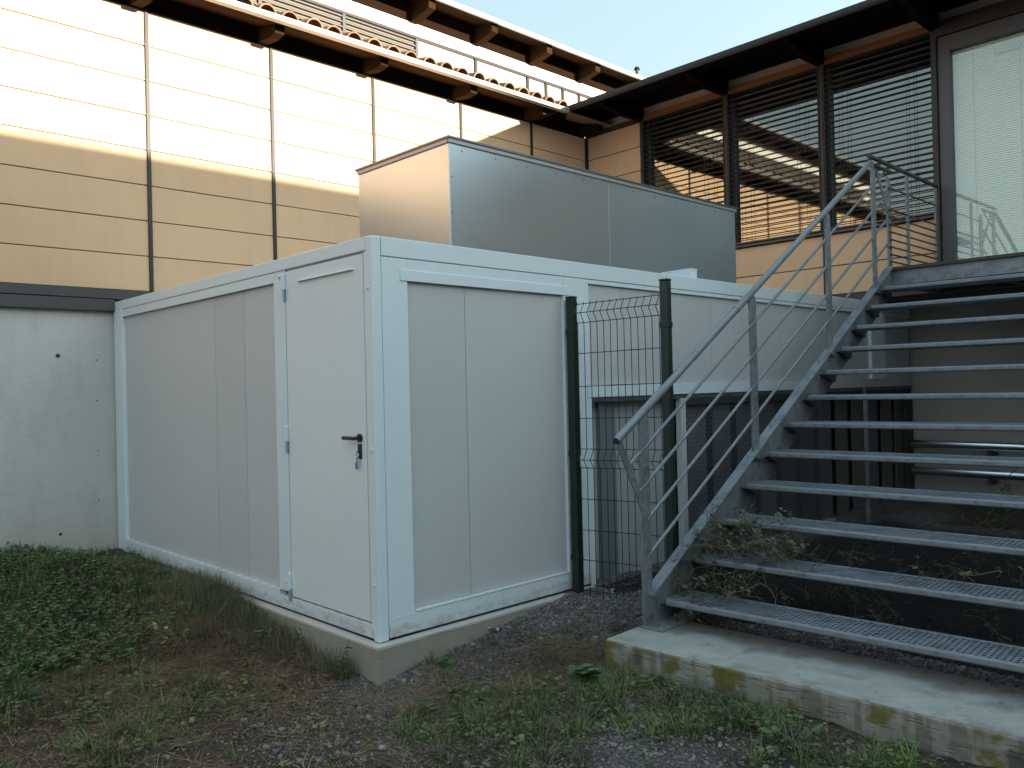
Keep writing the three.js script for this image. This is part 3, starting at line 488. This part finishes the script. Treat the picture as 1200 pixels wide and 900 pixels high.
// ───────────────────────── staircase ─────────────────────────
{
  const O = [5.25, 0, 0.75], TH = 3 * Math.PI / 180, W = 2.75, L = { local: true };
  // concrete footing
  const ft = thing('stair_footing', 'mossy concrete footing slab under the foot of the metal staircase', 'footing', O, TH);
  const mossTex = tex(1024, 256, (u, v) => { // 4 m x 0.5 m, v = 1 at the top
    const z = u * 4, y = v * 0.5; let c = [0.27, 0.258, 0.225]; const n = fbm(u * 36, v * 6, 4, 501), n2 = fbm(u * 90, v * 18, 3, 511), streak = fbm(u * 120, v * 2.5, 3, 521);
    const to = (k, t) => { c = c.map((q, i) => lerp(q, k[i], clamp(t))); };
    to([0.15, 0.135, 0.108], sstep(0.42, 0.66, streak) * 0.75); to([0.05, 0.046, 0.038], sstep(0.55, 0.78, n) * 0.75); to([0.28, 0.27, 0.24], sstep(0.6, 0.75, fbm(u * 26, v * 7, 4, 541)) * 0.6);
    to([0.13, 0.115, 0.02], sstep(0.5, 0.66, fbm(u * 26 + 3, v * 3.4, 4, 531) + 0.3 * (n2 - 0.5) + 0.1 * Math.exp(-z * 1.6)) * 0.9);
    to([0.09, 0.075, 0.055], sstep(0.38, 0.3, y + 0.08 * n2)); return c.map((q) => q * (0.75 + 0.5 * n2));
  });
  const mossM = std([1, 1, 1], { roughness: 0.93, map: mossTex, bumpMap: concBump, bumpScale: 0.008 });
  const body = bx(-4.31, -0.5, -0.06, -3.7, -0.006, 2.9, 0.012); { const p = body.attributes.position, uv = body.attributes.uv; for (let i = 0; i < p.count; i++) { uv.setXY(i, (p.getZ(i) + 0.06 + (p.getX(i) + 4.31)) / 4, (p.getY(i) + 0.5) / 0.5); } }
  part('footing_body', body, mossM, ft, L);
  const ftop = bx(-4.302, -0.02, -0.052, -3.69, 0.0, 2.9, 0.008); { const p = ftop.attributes.position, uv = ftop.attributes.uv; for (let i = 0; i < p.count; i++) uv.setXY(i, (p.getZ(i) + 0.06) / 3, (p.getX(i) + 4.302) / 1.5); }
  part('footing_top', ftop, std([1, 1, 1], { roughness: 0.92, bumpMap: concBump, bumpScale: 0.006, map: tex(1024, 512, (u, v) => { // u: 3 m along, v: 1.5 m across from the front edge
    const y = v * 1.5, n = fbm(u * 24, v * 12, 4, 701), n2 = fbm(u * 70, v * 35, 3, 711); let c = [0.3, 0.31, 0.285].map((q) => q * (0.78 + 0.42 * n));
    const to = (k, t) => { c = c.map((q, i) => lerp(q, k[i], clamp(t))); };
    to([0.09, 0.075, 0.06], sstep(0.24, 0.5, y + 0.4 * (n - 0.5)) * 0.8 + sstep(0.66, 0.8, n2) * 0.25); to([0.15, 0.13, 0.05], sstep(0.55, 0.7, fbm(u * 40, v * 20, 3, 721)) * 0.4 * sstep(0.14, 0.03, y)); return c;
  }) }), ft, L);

  const s = thing('staircase', 'galvanised open-tread metal staircase with tubular handrail rising to the upper door', 'staircase', O, TH);
  const top = (x) => 0.19 + 0.55 * (x + 3.95), hand = (x) => 1.153 + 0.573 * (x + 4.229);
  for (const z of [0, W]) {
    part('stringer', [prismZ([[-3.93, 0.012], [-3.6, 0.012], [0.43, 2.3], [0.43, 2.59], [-3.93, 0.19]], z - 0.004, z + 0.004),
      prismZ([[-3.94, 0.19], [0.43, 2.593], [0.43, 2.602], [-3.94, 0.199]], z - 0.035, z + 0.045)], galv, s, L);
    part('base_plate', bx(-4.0, 0.0, z - 0.02, -3.72, 0.012, z + 0.14, 0.003), galv, s, L);
  }
  for (let i = 0; i < 12; i++) {
    const x = -3.84 + 0.356 * i, y = 0.155 + 0.202 * i;
    const t = part('tread', [bx(x, y - 0.042, 0.055, x + 0.03, y, W - 0.01, 0.013), bx(x + 0.28, y - 0.04, 0.055, x + 0.305, y - 0.001, W - 0.01, 0.005), bx(x + 0.02, y - 0.038, 0.05, x + 0.29, y - 0.0015, 0.056), bx(x + 0.02, y - 0.018, 1.3, x + 0.29, y - 0.006, 1.33)], galv, s, L);
    part('tread_plate', bx(x + 0.02, y - 0.006, 0.056, x + 0.29, y - 0.003, W - 0.012), treadPlate, t, L);
    part('bracket', prismZ([[x + 0.03, y - 0.04], [x + 0.26, y - 0.04], [x + 0.26, y - 0.1], [x + 0.2, y - 0.1]], 0.005, 0.05), galvDark, t, L);
  }
  // flat posts with rounded necks
  const flatPost = (x, y0, y1, w = 0.094, neck = 0.05) => {
    const sh = new THREE.Shape(); sh.moveTo(-w / 2, y0); sh.lineTo(w / 2, y0); sh.lineTo(w / 2, y1 - 0.07); sh.quadraticCurveTo(w / 2, y1 - 0.01, 0.008, y1); sh.lineTo(-w / 2, y1); sh.closePath();
    const g = new THREE.ExtrudeGeometry(sh, { depth: 0.012, bevelEnabled: true, bevelSize: 0.0015, bevelThickness: 0.0015, bevelSegments: 1, curveSegments: 8 }); g.translate(x, 0, -0.006); return boxUV(g);
  };
  part('post', flatPost(-3.945, 0.0, hand(-3.945) - 0.02), galv, s, L);
  for (const x of [-2.49, -1.075, 0.04]) { const p = part('post', flatPost(x, top(x) - 0.02, hand(x) - 0.02), galv, s, L); part('foot_plate', bx(x - 0.07, top(x) - 0.075, -0.04, x + 0.06, top(x) - 0.066, 0.046), galvDark, p, L); }
  part('post', flatPost(0.46, 2.42, 3.5), galv, s, L);
  part('handrail', [rod([-4.229, 1.153, 0], [-0.02, hand(-0.02), 0], 0.0255, 16), strip(new THREE.SphereGeometry(0.0262, 12, 8).translate(-0.02, hand(-0.02), 0)), rod([-2.75, hand(-2.75) + 0.001, 0], [-2.71, hand(-2.71) + 0.001, 0], 0.028, 14)], galv, s, L);
  part('end_cap', rod([-4.233, 1.1508, 0], [-4.2292, 1.1529, 0], 0.021, 14), slotDark, s, L);
  const rail = (k, x) => lerp(top(x), hand(x), k / 5);
  [[1, -3.93, 0.46], [2, -3.93, 0.46], [3, -4.02, 0.46], [4, -4.1, 0.42]].forEach(([k, a, b]) => part('rail', rod([a, rail(k, a), 0], [b, rail(k, b), 0], 0.0115, 10), galv, s, L));
  const brace = (x0, y0, x1, y1) => { const l = Math.hypot(x1 - x0, y1 - y0), g = new RoundedBoxGeometry(l, 0.055, 0.012, 2, 0.005); g.rotateZ(Math.atan2(y1 - y0, x1 - x0)); g.translate((x0 + x1) / 2, (y0 + y1) / 2, 0.004); return boxUV(g); };
  part('brace', brace(-4.205, 1.14, -3.955, 0.7), galv, s, L);
  part('brace', brace(0.1, 3.56, 0.47, 3.1), galv, s, L);
  // landing
  part('landing_beam', [bx(5.72, 2.42, 0.70, 5.735, 2.565, 3.6, 0.002), bx(5.70, 2.42, 0.70, 5.78, 2.428, 3.6), bx(5.735, 2.42, 0.70, 7.08, 2.565, 0.712, 0.002)], galv, s);
  part('landing_floor', bx(5.69, 2.566, 0.69, 7.06, 2.598, 3.6, 0.002), std([0.06, 0.045, 0.04], { roughness: 0.7 }), s);
  for (const z of [1.5, 2.4, 3.3]) part('landing_joist', bx(5.735, 2.44, z, 7.08, 2.56, z + 0.06), galvDark, s);
  part('landing_rail', [rod([5.2, 3.625, 0.75], [6.97, 3.6, 0.75], 0.021, 12), rod([5.32, 3.55, 0.76], [5.72, 3.545, 0.76], 0.018, 10)], shadedRail, s);
  const lp = (x) => { const g = flatPost(0, 2.45, 3.585, 0.06); g.translate(x, 0, 0.75); return g; };
  for (const x of [6.13, 6.94]) part('post', lp(x), galv, s);
  for (const y of [3.385, 3.17, 3.095, 3.02, 2.945, 2.87, 2.795, 2.72, 2.65]) part('landing_bar', rod([5.68, y + 0.006, 0.75], [6.95, y, 0.75], 0.009, 8), shadedRail, s);
}
// ───────────────────────── under the stairs ─────────────────────────
{
  const p = thing('fence_post', 'slim grey steel post standing alone behind the open stair treads', 'post', [6.0, -0.2, 0.32]);
  part('post_body', bx(5.98, -0.4, 0.3, 6.02, 1.33, 0.34, 0.005), galv, p);
  part('bent_tip', rod([6.0, 1.33, 0.32], [5.97, 1.4, 0.32], 0.016, 8), galv, p);
  const pipe = (y, label) => { const t = thing('insulated_pipe', label, 'pipe', [7.9, y, 0.3], 0, 'metal clad pipes under the stairs'); part('pipe_shell', rod([7.95, y, 0.06], [7.95, y, 5], 0.055, 20), pipeM, t); for (const z of [1.7, 3.1]) part('joint_ring', rod([7.95, y, z], [7.95, y, z + 0.03], 0.058, 20), zinc, t); part('pipe_bracket', [bx(7.94, y - 0.12, 0.9, 8.2, y - 0.056, 0.94)], steelDark, t); };
  pipe(0.67, 'upper of two shiny metal clad pipes along the wall behind the treads'); pipe(0.34, 'lower of two shiny metal clad pipes along the wall behind the treads');
}
// ───────────────────────── stones, grass, weeds ─────────────────────────
const M4 = new THREE.Matrix4(), Q = new THREE.Quaternion(), E3 = new THREE.Euler(), V3 = new THREE.Vector3(), S3 = new THREE.Vector3(), COL = new THREE.Color();
const blocked = (x, z) => (x > -0.05 && z < 0.05 && x < 8.2) || z < ZB + 0.02 || (() => { const c = Math.cos(3 * Math.PI / 180), s = Math.sin(3 * Math.PI / 180), dx = x - 5.25, dz = z - 0.75, lx = c * dx - s * dz, lz = s * dx + c * dz; return lx > -4.34 && lx < -3.7 && lz > -0.08; })();
function scatter(name, label, cat, geos, mats, n, fn) {
  const per = geos.map(() => []);
  let tries = 0; let made = 0;
  while (made < n && tries < n * 60) { tries++; const r = fn(); if (!r) continue; per[made % geos.length].push(r); made++; }
  const list = per.map((p, i) => ({ p, i })).filter((o) => o.p.length);
  const root = new THREE.Group(); root.name = name; root.userData = { kind: 'stuff', label, category: cat };
  for (const { p, i } of list) {
    const im = new THREE.InstancedMesh(geos[i], mats[i % mats.length], p.length); im.name = name + '_clumps'; im.castShadow = im.receiveShadow = true; im.userData.kind = 'stuff';
    p.forEach((r, k) => { E3.set(r.rx || 0, r.ry, r.rz || 0); Q.setFromEuler(E3); V3.set(r.x, r.y, r.z); S3.set(r.s * (r.sx || 1), r.s * (r.sy || 1), r.s); M4.compose(V3, Q, S3); im.setMatrixAt(k, M4); im.setColorAt(k, COL.setRGB(...r.c)); });
    root.add(im);
  }
  scene.add(root);
}
function stoneGeo(k) {
  const g = new THREE.IcosahedronGeometry(1, 1), p = g.attributes.position; 
  for (let i = 0; i < p.count; i++) { const x = p.getX(i), y = p.getY(i), z = p.getZ(i); const f = 0.72 + 0.55 * vnoise(x * 1.7 + 9 * k + 5, y * 1.7 + z * 1.3 + 7, k); p.setXYZ(i, x * f * 1.15, y * f * 0.65, z * f * 0.9); }
  g.computeVertexNormals(); return g;
}
// a clump of bent blades
function clumpGeo(n, h, w, spread, droop, k) {
  const P = [], I = []; const s0 = seed; seed = 900 + k * 77;
  for (let b = 0; b < n; b++) {
    const a = rr(0, 6.283), r = spread * Math.sqrt(rnd()) * 0.5, hh = h * rr(0.55, 1), lean = rr(0.15, 1) * droop * hh, da = a + rr(-0.9, 0.9), ww = w * rr(0.7, 1.2);
    const bx0 = Math.cos(a) * r, bz0 = Math.sin(a) * r, dx = Math.cos(da), dz = Math.sin(da), px = -dz, pz = dx, N = 4, base = P.length / 3;
    for (let i = 0; i <= N; i++) { const t = i / N, l = lean * t * t, y = hh * (t - 0.35 * (lean / hh) * t * t * 0.8), q = ww * (1 - t * 0.92) * 0.5; P.push(bx0 + dx * l - px * q, y, bz0 + dz * l - pz * q, bx0 + dx * l + px * q, y, bz0 + dz * l + pz * q); }
    for (let i = 0; i < N; i++) { const o = base + i * 2; I.push(o, o + 1, o + 2, o + 2, o + 1, o + 3); }
  }
  seed = s0; const g = new THREE.BufferGeometry(); g.setAttribute('position', new THREE.Float32BufferAttribute(P, 3)); g.setIndex(I); g.computeVertexNormals(); return g;
}
// low rosette of small rounded leaves on stalks
function leafGeo(n, h, size, spread, k) {
  const P = [], I = []; const s0 = seed; seed = 5000 + k * 31;
  for (let b = 0; b < n; b++) {
    const a = rr(0, 6.283), r = spread * Math.sqrt(rnd()), y = h * rr(0.3, 1), L = size * rr(0.6, 1.2), w = L * 0.45, t = rr(-0.5, 0.5), dx = Math.cos(a), dz = Math.sin(a), px = -dz, pz = dx, x = dx * r, z = dz * r, o = P.length / 3, dn = rr(-0.35, 0.25) * L;
    const ad = (f, q, dy) => P.push(x + dx * L * f + px * w * q, y + dy, z + dz * L * f + pz * w * q);
    ad(0, 0, 0); ad(0.35, -0.9, dn * 0.3 + t * w); ad(0.35, 0, dn * 0.4 - 0.1 * w); ad(0.35, 0.9, dn * 0.3 - t * w * 0.4); ad(0.75, -0.75, dn * 0.7 + t * w); ad(0.75, 0, dn * 0.75 - 0.1 * w); ad(0.75, 0.75, dn * 0.7); ad(1, 0, dn);
    I.push(o, o + 1, o + 2, o, o + 2, o + 3, o + 1, o + 4, o + 2, o + 2, o + 4, o + 5, o + 2, o + 5, o + 3, o + 3, o + 5, o + 6, o + 4, o + 7, o + 5, o + 5, o + 7, o + 6);
  }
  seed = s0; const g = new THREE.BufferGeometry(); g.setAttribute('position', new THREE.Float32BufferAttribute(P, 3)); g.setIndex(I); g.computeVertexNormals(); return g;
}
const leafM = new THREE.MeshPhysicalMaterial({ color: 0xffffff, roughness: 0.6, side: THREE.DoubleSide, transmission: 0.35, thickness: 0 });
const bladeM = leafM;
const strawM = std([1, 1, 1], { roughness: 0.85, side: THREE.DoubleSide });
const stoneM = std([1, 1, 1], { roughness: 0.9 });
const spot = (x0, x1, z0, z1) => [rr(x0, x1), rr(z0, z1)];
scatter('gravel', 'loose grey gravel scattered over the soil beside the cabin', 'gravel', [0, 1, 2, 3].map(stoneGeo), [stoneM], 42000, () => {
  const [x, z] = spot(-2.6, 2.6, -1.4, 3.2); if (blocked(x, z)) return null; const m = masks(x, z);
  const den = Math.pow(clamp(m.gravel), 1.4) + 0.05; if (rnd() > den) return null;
  const s = 0.003 + 0.0065 * Math.pow(rnd(), 1.6) + (rnd() < 0.025 ? rr(0.004, 0.013) : 0), v = rr(0.05, 0.2) * (rnd() < 0.05 ? 1.8 : 1) * (x > 1.9 ? 0.13 : 1), w = rr(-0.03, 0.1);  // stones under the stairs get a darker colour, standing in for shade
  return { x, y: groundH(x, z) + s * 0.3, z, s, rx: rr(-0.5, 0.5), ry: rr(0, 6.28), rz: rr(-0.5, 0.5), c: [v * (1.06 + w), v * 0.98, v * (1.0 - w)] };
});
scatter('grass', 'green grass and clover growing thickly below the concrete wall', 'grass', [leafGeo(13, 0.085, 0.028, 0.05, 1), leafGeo(10, 0.06, 0.022, 0.06, 2), clumpGeo(12, 0.15, 0.007, 0.06, 1.0, 3), clumpGeo(10, 0.11, 0.0065, 0.08, 1.3, 4)], [leafM], 5200, () => {
  const [x, z] = spot(-3.0, 0.1, -4.4, -0.4); if (blocked(x, z)) return null; const m = masks(x, z); if (rnd() > m.lush * 1.3) return null;
  const k = rr(0.35, 1.5) * (0.6 + 0.8 * vnoise(x * 5, z * 5, 77)), y = rnd() < 0.08; return { x, y: groundH(x, z) - 0.008, z, s: rr(0.55, 1.25), ry: rr(0, 6.28), rx: rr(-0.2, 0.2), c: y ? [0.13 * k, 0.14 * k, 0.02 * k] : [0.05 * k, 0.112 * k, 0.013 * k] };
});
scatter('tall_grass', 'tall thin grass tufts leaning on the bottom rail of the cabin', 'grass', [clumpGeo(9, 0.24, 0.0055, 0.08, 0.9, 5), clumpGeo(8, 0.3, 0.005, 0.09, 1.0, 6)], [bladeM], 760, () => {
  const [x, z] = spot(-0.7, 0.0, -3.2, -0.1); if (blocked(x, z)) return null; const m = masks(x, z); if (rnd() > m.tall) return null;
  const k = rr(0.6, 1.9), d = rnd() < 0.4; return { x, y: groundH(x, z) - 0.01, z, s: rr(0.4, 0.85), ry: rr(0, 6.28), rx: rr(-0.25, 0.25), rz: rr(-0.2, 0.2), c: d ? [0.17 * k, 0.14 * k, 0.075 * k] : [0.065 * k, 0.09 * k, 0.035 * k] };
});
scatter('dry_grass', 'pale matted dry grass lying over the ground near the cabin', 'dry grass', [clumpGeo(8, 0.13, 0.005, 0.1, 2.4, 7), clumpGeo(7, 0.17, 0.0045, 0.12, 3, 8)], [strawM], 6800, () => {
  const [x, z] = spot(-2.4, 1.7, -3.9, 1.6); if (blocked(x, z)) return null; const m = masks(x, z); if (rnd() > Math.max(0, m.dry - 0.4 * m.lush) * 1.0 + 0.03) return null;
  const k = rr(0.2, 1.6) * (0.5 + vnoise(x * 4, z * 4, 79)); return { x, y: groundH(x, z) - 0.004, z, s: rr(0.45, 1.1), sy: rr(0.25, 0.6), ry: rr(0, 6.28), c: [0.17 * k, 0.122 * k, 0.066 * k] };
});
scatter('turf', 'patchy green turf and weeds along the mossy stair footing', 'grass', [leafGeo(7, 0.06, 0.034, 0.06, 11), clumpGeo(11, 0.15, 0.0075, 0.07, 1.5, 12), clumpGeo(10, 0.1, 0.0065, 0.09, 1.4, 13), clumpGeo(9, 0.07, 0.006, 0.09, 1.6, 14)], [leafM], 1750, () => {
  const [x, z] = spot(-2.4, 1.4, -1.2, 3.0); if (blocked(x, z)) return null; const m = masks(x, z); if (rnd() > Math.pow(m.green, 2.8) * 1.15 + 0.012) return null;
  const k = rr(0.4, 1.7) * (0.6 + 0.8 * vnoise(x * 6, z * 6, 78)); return { x, y: groundH(x, z) - 0.006, z, s: rr(0.4, 1.1), ry: rr(0, 6.28), rx: rr(-0.3, 0.3), c: rnd() < 0.22 ? [0.16 * k, 0.135 * k, 0.07 * k] : [0.085 * k, 0.135 * k, 0.02 * k] };
});
scatter('leaf_litter', 'brown leaf litter and crumbs over the trodden soil', 'leaf litter', [leafGeo(3, 0.008, 0.02, 0.03, 21), leafGeo(2, 0.006, 0.03, 0.03, 22)], [strawM], 5200, () => {
  const [x, z] = spot(-2.4, 1.6, -3.2, 3.0); if (blocked(x, z)) return null; const m = masks(x, z); if (rnd() > clamp(0.25 + m.soil + 0.6 * m.dry - m.lush - 0.5 * m.gravel)) return null;
  const k = rr(0.3, 1.5), g = rnd(); return { x, y: groundH(x, z) + 0.002, z, s: rr(0.4, 1.2), ry: rr(0, 6.28), rx: rr(-0.4, 0.4), c: g < 0.7 ? [0.1 * k, 0.06 * k, 0.035 * k] : [0.19 * k, 0.14 * k, 0.08 * k] };
});
// twigs and leaf litter
scatter('litter_twigs', 'dry twigs and stalks lying between the cabin and the stair footing', 'twigs', [strip(new THREE.CylinderGeometry(0.0025, 0.0018, 1, 5, 1).rotateZ(Math.PI / 2))], [strawM], 420, () => {
  const [x, z] = spot(-1.8, 1.6, -1.2, 1.8); if (blocked(x, z)) return null; const q = 0.1 + gauss(x, z, 0.95, 0.72, 0.35) + 0.5 * gauss(x, z, -0.5, -0.4, 0.6); if (rnd() > q) return null;
  const k = rr(0.4, 1.2); return { x, y: groundH(x, z) + 0.006, z, s: 1, sx: rr(0.05, 0.24), ry: rr(0, 6.28), rz: rr(-0.15, 0.15), c: [0.2 * k, 0.15 * k, 0.1 * k] };
});
// single weeds
function weed(x, z, h, n, leaf, label, colour, y = groundH(x, z)) {
  const w = thing('weed', label, 'weed', [x, y, z]); const lm = new THREE.MeshPhysicalMaterial({ color: rgb(...colour), roughness: 0.6, side: THREE.DoubleSide, transmission: 0.3, thickness: 0 });
  part('stem', tube([[x, y - 0.02, z], [x + rr(-0.02, 0.02), y + h * 0.5, z + rr(-0.02, 0.02)], [x + rr(-0.04, 0.04), y + h, z + rr(-0.03, 0.03)]], 0.003, 8, 5), lm, w);
  for (let i = 0; i < n; i++) { const a = i * 2.4 + rr(-0.4, 0.4), t = 0.15 + 0.85 * (i / n), g = leafGeo(1, 0.001, leaf * rr(0.8, 1.2), 0.0, i + 40); g.deleteAttribute('uv'); g.rotateY(a); g.rotateX(rr(-0.4, 0.4)); g.translate(x + rr(-0.02, 0.02), y + h * t, z + rr(-0.02, 0.02)); part('leaf', g, lm, w); }
}
weed(-0.13, -0.72, 0.17, 16, 0.04, 'small upright leafy weed against the cabin plinth below the door', [0.05, 0.085, 0.04]);
weed(-0.12, -0.2, 0.2, 18, 0.042, 'tall narrow weed at the corner of the cabin plinth', [0.06, 0.12, 0.03]);
weed(-0.22, -1.02, 0.09, 9, 0.06, 'round-leaved bright weed in grass left of the door', [0.05, 0.14, 0.03]);
weed(0.66, 1.02, 0.09, 22, 0.085, 'broad-leaved spreading weed in front of the mossy stair footing corner', [0.05, 0.12, 0.025]);
weed(0.33, 0.19, 0.06, 16, 0.04, 'little bright green weed in the gravel by the cabin', [0.05, 0.13, 0.025]);
weed(-1.2, -3.6, 0.13, 30, 0.045, 'bushy dark green weed under the concrete wall', [0.03, 0.075, 0.02]);
weed(-0.42, -4.15, 0.1, 26, 0.04, 'leafy weed near the wall by the rear cabin post', [0.03, 0.07, 0.02]);
weed(1.42, 0.62, 0.2, 20, 0.035, 'pale weed growing beside the first handrail post', [0.07, 0.1, 0.03]);
// creeper growing over the lowest treads
function creeper(lx0, lx1, y0, y1, z0, z1, n, label) {
  const c = thing('creeping_plant', label, 'creeper', [5.25, 0, 0.75], 3 * Math.PI / 180);
  const st = [], lv = [];
  for (let i = 0; i < n; i++) {
    let p = [rr(lx0, lx1), rr(y0, lerp(y0, y1, 0.6)), z0 + (z1 - z0) * Math.pow(rnd(), 1.6)]; const pts = [p];
    for (let k = 0; k < 5; k++) { p = [p[0] + rr(-0.07, 0.07), clamp(p[1] + rr(-0.09, 0.1), y0 - 0.1, y1), p[2] + rr(-0.06, 0.1)]; pts.push(p); if (rnd() < 0.75) { const g = leafGeo(3, 0.02, rr(0.016, 0.042), 0.012, i * 5 + k + 100); g.rotateX(rr(-0.8, 0.8)); g.translate(...p); lv.push(g); } }
    st.push(tube(pts, rr(0.0015, 0.0032), 14, 5));
  }
  part('stems', st, std([0.11, 0.085, 0.045], { roughness: 0.85 }), c, { local: true }); part('foliage', mergeGeometries(lv), new THREE.MeshPhysicalMaterial({ color: rgb(0.065, 0.085, 0.028), roughness: 0.65, side: THREE.DoubleSide, transmission: 0.3, thickness: 0 }), c, { local: true });
}
creeper(-3.5, -3.05, 0.22, 0.66, 0.06, 0.65, 110, 'straggly creeper tangled over left end of second and third treads');
creeper(-3.75, -3.4, 0.08, 0.34, 0.02, 0.5, 50, 'leafy creeper stems hanging under the second tread at the post');
creeper(-3.3, -2.9, 0.15, 0.62, 0.7, 2.3, 46, 'thin dry creeper stems scattered behind the middle of lower treads');
creeper(-2.6, -2.0, 0.3, 0.95, 1.4, 2.4, 22, 'sparse dry weeds rising behind the fourth tread');
// scraps
function scrap(x, z, s, c, label, cat, n) {
  const y = groundH(x, z) + 0.03, g = new THREE.PlaneGeometry(s, s * 0.7, 5, 4), p = g.attributes.position;
  for (let i = 0; i < p.count; i++) p.setZ(i, (vnoise(p.getX(i) * 60 + n, p.getY(i) * 60, n) - 0.5) * s * 0.6);
  g.computeVertexNormals(); g.rotateX(-1.1); g.rotateY(n * 0.9 - 0.7); g.translate(x, y, z);
  const t = thing('paper_scrap', label, cat, [x, y - 0.02, z]); part('sheet', strip(g), std(c, { roughness: 0.8, side: THREE.DoubleSide }), t);
}
scrap(-0.72, -1.58, 0.07, [0.5, 0.42, 0.24], 'yellowish torn paper scrap lying on dry grass', 'paper', 1);
scrap(-0.655, -1.52, 0.03, [0.6, 0.6, 0.62], 'tiny white paper bit beside the yellowish scrap', 'paper', 2);
scrap(0.84, 0.06, 0.075, [0.5, 0.55, 0.6], 'crumpled white and blue wrapper at the foot of the cabin plinth', 'wrapper', 3);
scrap(-0.9, -3.05, 0.09, [0.3, 0.33, 0.27], 'pale flat scrap lying among the green clover', 'paper', 4);

renderer.render(scene, camera);
